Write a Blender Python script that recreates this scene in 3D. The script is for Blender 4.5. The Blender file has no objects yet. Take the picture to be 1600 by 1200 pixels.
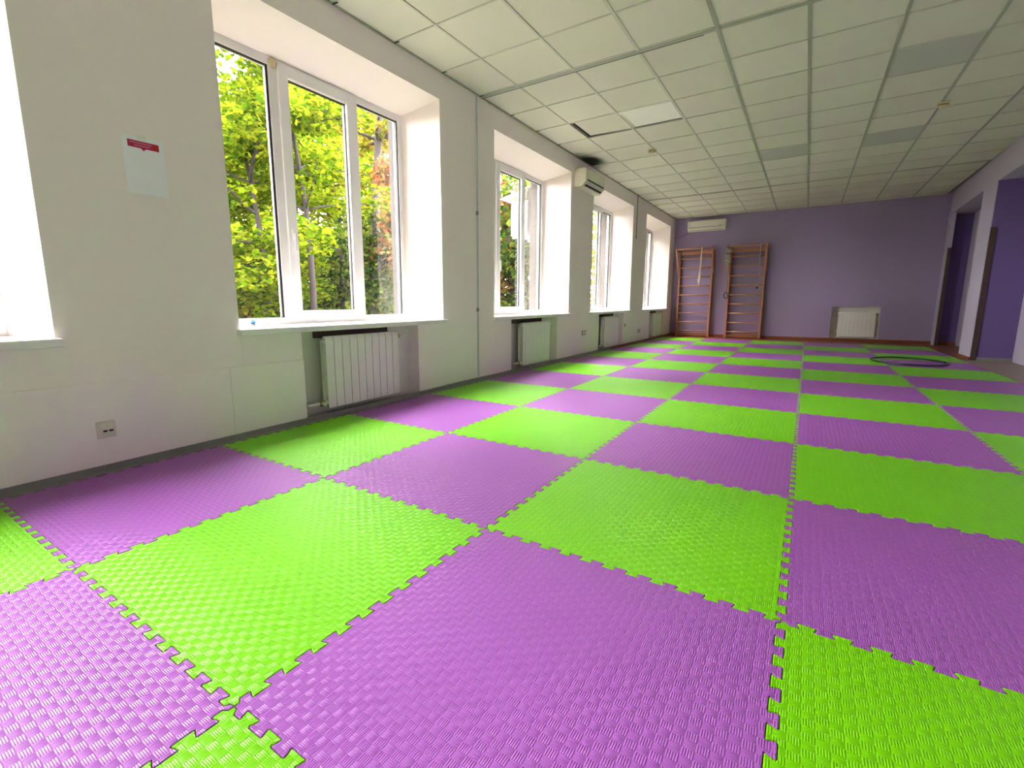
import bpy, bmesh, math, random
import numpy as np
from mathutils import Vector, Matrix

# ------------------------------------------------------------------ camera, sky, sun, exposure
sc = bpy.context.scene
COL = sc.collection
W_PX, H_PX = 1600.0, 1200.0
F_PX, YAW, PITCH, ROLL = 736.26, 0.5851, 0.1603, -0.0023
CAM = Vector((1.9834, -0.4485, 0.8844))
CX, CY = 767.27, 591.24

def make_camera():
    fwd = Vector((-math.sin(YAW) * math.cos(PITCH), math.cos(YAW) * math.cos(PITCH), -math.sin(PITCH)))
    right = Vector((math.cos(YAW), math.sin(YAW), 0))
    up = right.cross(fwd)
    r2 = right * math.cos(ROLL) + up * math.sin(ROLL)
    u2 = -right * math.sin(ROLL) + up * math.cos(ROLL)
    m = Matrix((r2, u2, -fwd)).transposed().to_4x4()
    m.translation = CAM
    cd = bpy.data.cameras.new('camera')
    cd.sensor_width = 36.0
    cd.lens = F_PX / W_PX * 36.0
    cd.shift_x = (W_PX / 2 - CX) / W_PX
    cd.shift_y = -(H_PX / 2 - CY) / W_PX
    cd.clip_start = 0.02
    cd.clip_end = 300
    o = bpy.data.objects.new('camera', cd)
    o.matrix_world = m
    COL.objects.link(o)
    sc.camera = o
make_camera()

SKY = 12.0
w = bpy.data.worlds.new('sky')
w.use_nodes = True
sc.world = w
bg = w.node_tree.nodes['Background']
bg.inputs['Color'].default_value = (1.0, 0.925, 0.95, 1)
bg.inputs['Strength'].default_value = SKY
w.cycles.sampling_method = 'MANUAL'
w.cycles.sample_map_resolution = 64

sc.view_settings.view_transform = 'Standard'
sc.view_settings.look = 'None'
sc.view_settings.gamma = 1.0
sc.view_settings.use_curve_mapping = False
sc.view_settings.exposure = 2.35
sc.cycles.use_denoising = True
sc.cycles.use_adaptive_sampling = True
sc.cycles.adaptive_threshold = 0.025
sc.cycles.max_bounces = 10
sc.cycles.diffuse_bounces = 6
sc.cycles.glossy_bounces = 4
sc.cycles.transmission_bounces = 6
sc.cycles.transparent_max_bounces = 12
sc.cycles.caustics_reflective = False
sc.cycles.caustics_refractive = False
sc.cycles.sample_clamp_indirect = 12.0

# ------------------------------------------------------------------ dimensions (metres, one foam mat = 1 m)
XW = -1.08            # inner face of the window wall
XO = -1.78            # outer face of the window wall
XF = -1.50            # front of the window frames
YB = 13.0             # back wall
YN = -6.2             # wall behind the camera
ZC = 3.02             # ceiling
ZF = -0.02            # floor under the mats
XR = 4.15             # pillars and beam on the right
XA = 4.61             # wall behind the pillars
ZBEAM = 2.62
Z_SILL, Z_HEAD = 0.715, 2.78
OPENINGS = [(-4.83, -2.73), (-1.80, 0.30), (1.215, 3.30), (4.25, 6.34), (7.24, 9.385), (10.33, 12.50)]
NICHES = [None, None, (1.665, 2.92), (4.64, 5.95), (7.66, 9.0), (10.95, 12.15)]
SPLAY = 0.08

# ------------------------------------------------------------------ materials
MATS = {}
def nodes_of(m):
    return m.node_tree.nodes, m.node_tree.links

def mat(name, color, rough=0.6, metal=0.0, spec=0.5, var=0.0, scale=8.0, bump=0.0, bump_scale=60.0, coat=0.0):
    if name in MATS:
        return MATS[name]
    m = bpy.data.materials.new(name)
    m.use_nodes = True
    n, l = nodes_of(m)
    b = n['Principled BSDF']
    b.inputs['Base Color'].default_value = (*color, 1)
    b.inputs['Roughness'].default_value = rough
    b.inputs['Metallic'].default_value = metal
    b.inputs['Specular IOR Level'].default_value = spec
    b.inputs['Coat Weight'].default_value = coat
    tc = n.new('ShaderNodeTexCoord')
    if var > 0:
        no = n.new('ShaderNodeTexNoise')
        no.inputs['Scale'].default_value = scale
        no.inputs['Detail'].default_value = 5
        l.new(tc.outputs['Object'], no.inputs['Vector'])
        mr = n.new('ShaderNodeMapRange')
        mr.inputs['To Min'].default_value = 1 - var
        mr.inputs['To Max'].default_value = 1 + var
        l.new(no.outputs['Fac'], mr.inputs['Value'])
        mx = n.new('ShaderNodeVectorMath')
        mx.operation = 'SCALE'
        mx.inputs[0].default_value = color
        l.new(mr.outputs['Result'], mx.inputs['Scale'])
        l.new(mx.outputs['Vector'], b.inputs['Base Color'])
    if bump > 0:
        nb = n.new('ShaderNodeTexNoise')
        nb.inputs['Scale'].default_value = bump_scale
        nb.inputs['Detail'].default_value = 4
        l.new(tc.outputs['Object'], nb.inputs['Vector'])
        bp = n.new('ShaderNodeBump')
        bp.inputs['Strength'].default_value = bump
        bp.inputs['Distance'].default_value = 0.004
        l.new(nb.outputs['Fac'], bp.inputs['Height'])
        l.new(bp.outputs['Normal'], b.inputs['Normal'])
    MATS[name] = m
    return m

def mth(n, l, op, a, b=None):
    k = n.new('ShaderNodeMath')
    k.operation = op
    for i, v in enumerate((a, b)):
        if v is None:
            continue
        if isinstance(v, (int, float)):
            k.inputs[i].default_value = v
        else:
            l.new(v, k.inputs[i])
    return k.outputs[0]

def foam_mat(name, color, dark):
    """basket weave of ribbed squares pressed into EVA foam"""
    m = bpy.data.materials.new(name)
    m.use_nodes = True
    n, l = nodes_of(m)
    b = n['Principled BSDF']
    tc = n.new('ShaderNodeTexCoord')
    sx = n.new('ShaderNodeSeparateXYZ')
    l.new(tc.outputs['Object'], sx.inputs[0])
    u = mth(n, l, 'DIVIDE', sx.outputs['X'], 0.025)
    v = mth(n, l, 'DIVIDE', sx.outputs['Y'], 1 / 47.0)
    par = mth(n, l, 'MODULO', mth(n, l, 'ADD', mth(n, l, 'ADD', mth(n, l, 'FLOOR', u), mth(n, l, 'FLOOR', v)), 200), 2.0)
    fu, fv = mth(n, l, 'FRACT', u), mth(n, l, 'FRACT', v)
    ra = mth(n, l, 'ABSOLUTE', mth(n, l, 'SINE', mth(n, l, 'MULTIPLY', fu, math.pi * 5)))
    rb = mth(n, l, 'ABSOLUTE', mth(n, l, 'SINE', mth(n, l, 'MULTIPLY', fv, math.pi * 5)))
    # swelling of every square
    pu = mth(n, l, 'SINE', mth(n, l, 'MULTIPLY', fu, math.pi))
    pv = mth(n, l, 'SINE', mth(n, l, 'MULTIPLY', fv, math.pi))
    ha = mth(n, l, 'ADD', mth(n, l, 'MULTIPLY', ra, 0.55), mth(n, l, 'MULTIPLY', pv, 0.75))
    hb = mth(n, l, 'ADD', mth(n, l, 'MULTIPLY', rb, 0.35), mth(n, l, 'MULTIPLY', pu, 0.75))
    mix = n.new('ShaderNodeMix')
    mix.data_type = 'FLOAT'
    l.new(par, mix.inputs[0])
    l.new(ha, mix.inputs[2])
    l.new(hb, mix.inputs[3])
    bp = n.new('ShaderNodeBump')
    bp.inputs['Strength'].default_value = 0.7
    bp.inputs['Distance'].default_value = 0.0022
    l.new(mix.outputs[0], bp.inputs['Height'])
    l.new(bp.outputs['Normal'], b.inputs['Normal'])
    no = n.new('ShaderNodeTexNoise')
    no.inputs['Scale'].default_value = 2.6
    no.inputs['Detail'].default_value = 6
    oi = n.new('ShaderNodeObjectInfo')
    add = n.new('ShaderNodeVectorMath')
    l.new(tc.outputs['Object'], add.inputs[0])
    sc_ = n.new('ShaderNodeVectorMath'); sc_.operation = 'SCALE'
    sc_.inputs[0].default_value = (37, 91, 13)
    l.new(oi.outputs['Random'], sc_.inputs['Scale'])
    l.new(sc_.outputs[0], add.inputs[1])
    l.new(add.outputs[0], no.inputs['Vector'])
    cr = n.new('ShaderNodeValToRGB')
    cr.color_ramp.elements[0].position = 0.3
    cr.color_ramp.elements[0].color = (*dark, 1)
    cr.color_ramp.elements[1].position = 0.7
    cr.color_ramp.elements[1].color = (*color, 1)
    l.new(no.outputs['Fac'], cr.inputs[0])
    l.new(cr.outputs[0], b.inputs['Base Color'])
    b.inputs['Roughness'].default_value = 0.33
    b.inputs['Specular IOR Level'].default_value = 0.27
    MATS[name] = m
    return m

def glass_mat():
    m = bpy.data.materials.new('window_glass')
    m.use_nodes = True
    n, l = nodes_of(m)
    n.remove(n['Principled BSDF'])
    out = n['Material Output']
    tr = n.new('ShaderNodeBsdfTransparent')
    tr.inputs['Color'].default_value = (0.95, 0.96, 0.95, 1)
    gl = n.new('ShaderNodeBsdfGlossy')
    gl.inputs['Roughness'].default_value = 0.02
    fr = n.new('ShaderNodeFresnel')
    ge = n.new('ShaderNodeNewGeometry')      # the same thin pane from both of its faces
    l.new(mth(n, l, 'ADD', mth(n, l, 'MULTIPLY', ge.outputs['Backfacing'], 1 / 1.45 - 1.45), 1.45), fr.inputs['IOR'])
    mx = n.new('ShaderNodeMixShader')
    l.new(fr.outputs[0], mx.inputs[0])
    l.new(tr.outputs[0], mx.inputs[1])
    l.new(gl.outputs[0], mx.inputs[2])
    l.new(mx.outputs[0], out.inputs['Surface'])
    MATS['glass'] = m
    return m

def leaf_mat(name, cols, trans=0.5):
    m = bpy.data.materials.new(name)
    m.use_nodes = True
    n, l = nodes_of(m)
    n.remove(n['Principled BSDF'])
    out = n['Material Output']
    ge = n.new('ShaderNodeNewGeometry')
    cr = n.new('ShaderNodeValToRGB')
    e = cr.color_ramp.elements
    while len(e) < len(cols):
        e.new(0.5)
    for i, c in enumerate(cols):
        e[i].position = i / (len(cols) - 1)
        e[i].color = (*c, 1)
    l.new(ge.outputs['Random Per Island'], cr.inputs[0])
    d = n.new('ShaderNodeBsdfDiffuse')
    t = n.new('ShaderNodeBsdfTranslucent')
    l.new(cr.outputs[0], d.inputs['Color'])
    l.new(cr.outputs[0], t.inputs['Color'])
    mx = n.new('ShaderNodeMixShader')
    mx.inputs[0].default_value = trans
    l.new(d.outputs[0], mx.inputs[1])
    l.new(t.outputs[0], mx.inputs[2])
    l.new(mx.outputs[0], out.inputs['Surface'])
    MATS[name] = m
    return m

def tile_mat(name, color, stain=False):
    """mineral fibre ceiling panel; one soot stain above the wall air conditioner"""
    m = bpy.data.materials.new(name)
    m.use_nodes = True
    n, l = nodes_of(m)
    b = n['Principled BSDF']
    b.inputs['Roughness'].default_value = 0.85
    b.inputs['Specular IOR Level'].default_value = 0.25
    ge = n.new('ShaderNodeNewGeometry')
    no = n.new('ShaderNodeTexNoise')
    no.inputs['Scale'].default_value = 3.0
    no.inputs['Detail'].default_value = 7
    l.new(ge.outputs['Position'], no.inputs['Vector'])
    oi = n.new('ShaderNodeObjectInfo')
    vr = mth(n, l, 'ADD', mth(n, l, 'MULTIPLY', oi.outputs['Random'], 0.08), mth(n, l, 'MULTIPLY', no.outputs['Fac'], 0.08))
    vr = mth(n, l, 'ADD', vr, 0.92)
    vm = n.new('ShaderNodeVectorMath'); vm.operation = 'SCALE'
    vm.inputs[0].default_value = color
    l.new(vr, vm.inputs['Scale'])
    last = vm.outputs[0]
    if stain:
        vd = n.new('ShaderNodeVectorMath'); vd.operation = 'SUBTRACT'
        vd.inputs[1].default_value = (-1.04, 6.80, 3.02)
        l.new(ge.outputs['Position'], vd.inputs[0])
        vs = n.new('ShaderNodeVectorMath'); vs.operation = 'MULTIPLY'
        vs.inputs[1].default_value = (3.3, 1.8, 0)
        l.new(vd.outputs[0], vs.inputs[0])
        ln = n.new('ShaderNodeVectorMath'); ln.operation = 'LENGTH'
        l.new(vs.outputs[0], ln.inputs[0])
        dist = mth(n, l, 'ADD', ln.outputs['Value'], mth(n, l, 'MULTIPLY', mth(n, l, 'SUBTRACT', no.outputs['Fac'], 0.5), 0.9))
        mr = n.new('ShaderNodeMapRange'); mr.interpolation_type = 'SMOOTHSTEP'
        mr.inputs['From Min'].default_value = 0.35
        mr.inputs['From Max'].default_value = 1.05
        l.new(dist, mr.inputs['Value'])
        mc = n.new('ShaderNodeMix'); mc.data_type = 'RGBA'
        mc.inputs[6].default_value = (0.02, 0.018, 0.012, 1)
        l.new(mr.outputs[0], mc.inputs[0])
        l.new(last, mc.inputs[7])
        last = mc.outputs[2]
    l.new(last, b.inputs['Base Color'])
    nb = n.new('ShaderNodeTexNoise')
    nb.inputs['Scale'].default_value = 140
    l.new(ge.outputs['Position'], nb.inputs['Vector'])
    bp = n.new('ShaderNodeBump')
    bp.inputs['Strength'].default_value = 0.25
    bp.inputs['Distance'].default_value = 0.003
    l.new(nb.outputs['Fac'], bp.inputs['Height'])
    l.new(bp.outputs['Normal'], b.inputs['Normal'])
    MATS[name] = m
    return m

foam_mat('foam_green', (0.18, 0.60, 0.0015), (0.165, 0.57, 0.001))
foam_mat('foam_purple', (0.345, 0.103, 0.445), (0.325, 0.096, 0.425))
glass_mat()
mat('wall_white', (0.92, 0.835, 0.80), 0.75, var=0.025, scale=1.6, bump=0.12, bump_scale=45)
mat('reveal_white', (0.80, 0.775, 0.73), 0.6, var=0.02, scale=1.6)
mat('panel_white', (0.93, 0.84, 0.82), 0.65, var=0.02, scale=2.0)
mat('wall_purple', (0.33, 0.25, 0.42), 0.7, var=0.05, scale=1.5, bump=0.1, bump_scale=40)
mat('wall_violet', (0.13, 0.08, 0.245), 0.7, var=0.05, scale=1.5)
mat('wall_lilac', (0.46, 0.42, 0.55), 0.65, var=0.05, scale=2)
mat('outer_render', (0.05, 0.046, 0.04), 0.9, var=0.12, scale=5, bump=0.3, bump_scale=30)
mat('upvc', (0.82, 0.80, 0.80), 0.28, var=0.01)
mat('sill_white', (0.84, 0.82, 0.80), 0.3, var=0.02)
mat('gasket', (0.012, 0.011, 0.011), 0.6)
mat('steel', (0.55, 0.55, 0.55), 0.35, metal=0.9)
mat('radiator_white', (0.80, 0.775, 0.73), 0.35, var=0.02)
mat('brass', (0.42, 0.30, 0.13), 0.45, metal=0.8, var=0.1)
mat('pipe_white', (0.78, 0.76, 0.73), 0.4)
mat('plaster_niche', (0.70, 0.66, 0.62), 0.8, var=0.08, scale=6)
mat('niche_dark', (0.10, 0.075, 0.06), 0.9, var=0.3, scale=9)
mat('grey_skirting', (0.20, 0.195, 0.19), 0.5, var=0.12, scale=12)
mat('brown_skirting', (0.20, 0.055, 0.018), 0.45, var=0.2, scale=10)
mat('brown_floor', (0.22, 0.065, 0.02), 0.42, var=0.2, scale=4)
mat('lino', (0.27, 0.215, 0.17), 0.5, var=0.1, scale=9)
mat('brown_strip', (0.055, 0.028, 0.022), 0.5, var=0.25, scale=10)
mat('tbar', (0.36, 0.37, 0.30), 0.5, var=0.08, scale=9)
mat('tbar_light', (0.56, 0.55, 0.46), 0.5, var=0.05, scale=9)
mat('plenum', (0.02, 0.02, 0.02), 0.95, var=0.2)
tile_mat('tile_cream', (0.68, 0.66, 0.56), stain=True)
tile_mat('tile_grey', (0.50, 0.50, 0.46))
tile_mat('tile_bright', (0.83, 0.82, 0.76))
mat('conduit', (0.55, 0.57, 0.60), 0.5, var=0.05)
mat('conduit_box', (0.22, 0.22, 0.23), 0.5)
mat('ac_white', (0.80, 0.77, 0.66), 0.35, var=0.02)
mat('ac_cream', (0.74, 0.70, 0.55), 0.4, var=0.03)
mat('black_slot', (0.012, 0.010, 0.008), 0.7)
mat('ac_grey', (0.50, 0.49, 0.42), 0.5)
mat('wood_orange', (0.46, 0.20, 0.115), 0.4, var=0.22, scale=14)
mat('wood_rung', (0.52, 0.26, 0.16), 0.38, var=0.15, scale=14)
mat('wood_dark', (0.30, 0.12, 0.06), 0.42, var=0.25, scale=14)
mat('rope', (0.66, 0.60, 0.50), 0.9, var=0.15, scale=60)
mat('rope_dark', (0.42, 0.38, 0.30), 0.9, var=0.2, scale=60)
mat('hoop_green', (0.004, 0.035, 0.022), 0.3, var=0.1)
mat('paper', (0.90, 0.895, 0.94), 0.7, var=0.01)
mat('crimson', (0.50, 0.008, 0.085), 0.5, var=0.03)
mat('red_print', (0.47, 0.006, 0.01), 0.5, var=0.03)
mat('print_pale', (0.62, 0.20, 0.28), 0.6)
mat('tape', (0.86, 0.85, 0.80), 0.15)
mat('socket_cream', (0.76, 0.70, 0.55), 0.35, var=0.02)
mat('socket_plate', (0.70, 0.66, 0.56), 0.4, var=0.02)
mat('socket_grey', (0.44, 0.42, 0.38), 0.5)
mat('detector', (0.62, 0.52, 0.30), 0.5, var=0.1)
mat('detector_brown', (0.20, 0.10, 0.03), 0.5)
mat('wrapper', (0.80, 0.80, 0.83), 0.2, var=0.05, scale=20)
mat('wrapper_blue', (0.03, 0.20, 0.45), 0.3)
mat('wrapper_pink', (0.80, 0.42, 0.36), 0.3)
mat('cloth_cream', (0.68, 0.64, 0.50), 0.85, var=0.1, scale=40)
mat('bark', (0.014, 0.010, 0.008), 0.95, var=0.4, scale=12, bump=0.5, bump_scale=25)
mat('bark_grey', (0.022, 0.018, 0.015), 0.95, var=0.4, scale=9, bump=0.5, bump_scale=20)
mat('soil', (0.055, 0.05, 0.025), 0.95, var=0.5, scale=2)
mat('condenser', (0.80, 0.79, 0.76), 0.4, var=0.03)
leaf_mat('leaf_lime', [(0.0158, 0.0432, 0.0029), (0.054, 0.1008, 0.0036), (0.108, 0.144, 0.0058), (0.1512, 0.1656, 0.0086), (0.036, 0.0792, 0.0043)], 0.55)
leaf_mat('leaf_green', [(0.014, 0.042, 0.0056), (0.035, 0.077, 0.007), (0.063, 0.105, 0.014), (0.112, 0.14, 0.014)], 0.45)
leaf_mat('leaf_gold', [(0.042, 0.056, 0.0042), (0.112, 0.112, 0.0084), (0.154, 0.126, 0.014), (0.168, 0.098, 0.028)], 0.5)
leaf_mat('leaf_red', [(0.165, 0.0263, 0.0135), (0.195, 0.0675, 0.0225), (0.15, 0.0975, 0.03), (0.0525, 0.06, 0.015)], 0.45)
leaf_mat('leaf_ivy', [(0.0045, 0.0105, 0.0037), (0.0112, 0.0255, 0.0053), (0.03, 0.0525, 0.009), (0.0825, 0.09, 0.015), (0.015, 0.03, 0.009)], 0.35)

# ------------------------------------------------------------------ mesh helpers
def add_box(bm, x0, x1, y0, y1, z0, z1):
    vs = [bm.verts.new((x, y, z)) for x in (x0, x1) for y in (y0, y1) for z in (z0, z1)]
    for f in ((0, 1, 3, 2), (4, 6, 7, 5), (0, 4, 5, 1), (2, 3, 7, 6), (0, 2, 6, 4), (1, 5, 7, 3)):
        bm.faces.new([vs[i] for i in f])
    return vs

def add_prism(bm, pts, axis, a0, a1):
    """pts: polygon in the two other axes (in xyz order), extruded along axis"""
    def mk(p, a):
        q = list(p)
        q.insert(axis, a)
        return bm.verts.new(q)
    A = [mk(p, a0) for p in pts]
    B = [mk(p, a1) for p in pts]
    n = len(pts)
    bm.faces.new(A)
    bm.faces.new(B[::-1])
    for i in range(n):
        j = (i + 1) % n
        bm.faces.new((A[j], A[i], B[i], B[j]))

def add_tube(bm, path, r, seg=8, cap=True):
    """tube through points; r a number or a list"""
    path = [Vector(p) for p in path]
    rs = r if isinstance(r, (list, tuple)) else [r] * len(path)
    rings = []
    prev = None
    for i, p in enumerate(path):
        t = (path[min(i + 1, len(path) - 1)] - path[max(i - 1, 0)]).normalized()
        if prev is None:
            a = Vector((0, 0, 1)) if abs(t.z) < 0.9 else Vector((1, 0, 0))
            s = t.cross(a).normalized()
        else:
            s = (prev - t * prev.dot(t)).normalized()
        prev = s
        u = t.cross(s)
        rings.append([bm.verts.new(p + (s * math.cos(2 * math.pi * k / seg) + u * math.sin(2 * math.pi * k / seg)) * rs[i]) for k in range(seg)])
    for a, b in zip(rings, rings[1:]):
        for k in range(seg):
            f = bm.faces.new((a[k], a[(k + 1) % seg], b[(k + 1) % seg], b[k]))
            f.smooth = True
    if cap:
        bm.faces.new(rings[0][::-1])
        bm.faces.new(rings[-1])

def add_lathe(bm, prof, seg=20, center=(0, 0, 0), axis=2):
    rings = []
    c = Vector(center)
    for r, h in prof:
        ring = []
        for k in range(seg):
            a = 2 * math.pi * k / seg
            p = [r * math.cos(a), r * math.sin(a)]
            p.insert(axis, h)
            ring.append(bm.verts.new(c + Vector(p)))
        rings.append(ring)
    for a, b in zip(rings, rings[1:]):
        for k in range(seg):
            f = bm.faces.new((a[k], a[(k + 1) % seg], b[(k + 1) % seg], b[k]))
            f.smooth = True
    bm.faces.new(rings[0][::-1])
    bm.faces.new(rings[-1])

def mesh_of(name, bm, material):
    bmesh.ops.recalc_face_normals(bm, faces=bm.faces)
    me = bpy.data.meshes.new(name)
    bm.to_mesh(me)
    bm.free()
    if material:
        me.materials.append(MATS[material])
    return me

def obj(name, me, parent=None, loc=(0, 0, 0), rot=(0, 0, 0), bevel=0.0, seg=2):
    o = bpy.data.objects.new(name, me)
    COL.objects.link(o)
    o.location = loc
    o.rotation_euler = rot
    if parent:
        o.parent = parent
    if bevel:
        md = o.modifiers.new('bevel', 'BEVEL')
        md.width = bevel
        md.segments = seg
        md.limit_method = 'ANGLE'
    return o

def part(name, fn, material, parent=None, bevel=0.0, loc=(0, 0, 0), rot=(0, 0, 0), seg=2):
    bm = bmesh.new()
    fn(bm)
    return obj(name, mesh_of(name, bm, material), parent, loc, rot, bevel, seg)

def box(name, x0, x1, y0, y1, z0, z1, material, parent=None, bevel=0.0):
    """box whose object origin is at its centre"""
    cx, cy, cz = (x0 + x1) / 2, (y0 + y1) / 2, (z0 + z1) / 2
    return part(name, lambda b: add_box(b, x0 - cx, x1 - cx, y0 - cy, y1 - cy, z0 - cz, z1 - cz), material, parent, bevel, (cx, cy, cz))

def empty(name, loc=(0, 0, 0), rz=0.0):
    o = bpy.data.objects.new(name, None)
    o.empty_display_size = 0.1
    COL.objects.link(o)
    o.location = loc
    o.rotation_euler = (0, 0, rz)
    return o

def tag(o, label, cat=None, group=None, kind=None):
    o['label'] = label
    if cat:
        o['category'] = cat
    if group:
        o['group'] = group
    if kind:
        o['kind'] = kind
    return o

# ------------------------------------------------------------------ the room shell
def build_left_wall():
    zt = 3.3
    bm = bmesh.new()
    # piers between the openings, with splayed inner reveals and rebated outer ones
    piers = [(None, OPENINGS[0][0])] + [(OPENINGS[i][1], OPENINGS[i + 1][0]) for i in range(len(OPENINGS) - 1)] + [(OPENINGS[-1][1], None)]
    for y0, y1 in piers:
        L = [(XW, y0), (XF, y0 - SPLAY), (-1.60, y0 - SPLAY), (-1.60, y0 + 0.015), (XO, y0 + 0.015)] if y0 is not None else [(XW, YN - 0.3), (XO, YN - 0.3)]
        R = [(XO, y1 - 0.015), (-1.60, y1 - 0.015), (-1.60, y1 + SPLAY), (XF, y1 + SPLAY), (XW, y1)] if y1 is not None else [(XO, YB + 0.3), (XW, YB + 0.3)]
        add_prism(bm, L + R, 2, Z_SILL - 0.04, zt)
    me = mesh_of('wall_left', bm, 'wall_white')
    me.materials.append(MATS['outer_render'])
    for p in me.polygons:
        if p.center.x < -1.595 and abs(p.normal.z) < 0.5:
            p.material_index = 1
    wl = obj('wall_left', me)
    wl['kind'] = 'structure'
    wl['label'] = 'white window wall with deep splayed window recesses'
    # lintels
    for k, (y0, y1) in enumerate(OPENINGS):
        def tri(b, y0=y0, y1=y1):
            add_prism(b, [(XW + 0.0005, Z_HEAD), (XF, Z_HEAD - 0.09), (-1.60, Z_HEAD - 0.09), (-1.60, Z_HEAD + 0.01), (XO, Z_HEAD + 0.01), (XO, zt), (XW + 0.0005, zt)], 1, y0 - 0.001, y1 + 0.001)
        part('lintel', tri, 'wall_white', wl)
        # the parapet under the sill, with a shallow niche for the radiator
        def para(b, k=k, y0=y0, y1=y1):
            n = NICHES[k]
            a, c = y0 - 0.001, y1 + 0.001
            if n is None:
                add_box(b, XO, XW + 0.0005, a, c, ZF - 0.2, Z_SILL - 0.04)
            else:
                add_box(b, XO, XW + 0.0005, a, n[0], ZF - 0.2, Z_SILL - 0.04)
                add_box(b, XO, XW + 0.0005, n[1], c, ZF - 0.2, Z_SILL - 0.04)
        part('parapet', para, 'wall_white', wl)
        if NICHES[k]:
            n = NICHES[k]
            part('niche_back', lambda b: add_box(b, XO, XW - 0.12, n[0] - 0.01, n[1] + 0.01, ZF - 0.2, Z_SILL - 0.05), 'plaster_niche', wl)
            part('niche_dark_strip', lambda b: add_box(b, XW - 0.121, XW - 0.10, n[0] + 0.18, n[1] - 0.3, 0.61, Z_SILL - 0.045), 'niche_dark', wl)  # solid dark strip painted in for the dark gap above the radiator
    # the wall below the piers
    for y0, y1 in piers:
        a = y0 if y0 is not None else YN - 0.3
        c = y1 if y1 is not None else YB + 0.3
        part('wall_foot', lambda b: add_box(b, XO, XW, a, c, ZF - 0.2, Z_SILL - 0.04), 'wall_white', wl)
    # thin boards fixed on the lower wall between the two near windows
    part('wall_panel', lambda b: add_box(b, XW - 0.005, XW + 0.012, -1.2, 1.122, ZF, 0.475), 'panel_white', wl, bevel=0.003)
    part('wall_panel', lambda b: add_box(b, XW - 0.005, XW + 0.012, 1.1235, 1.664, ZF, 0.473), 'panel_white', wl, bevel=0.003)
    return wl
wall_left = build_left_wall()

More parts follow.
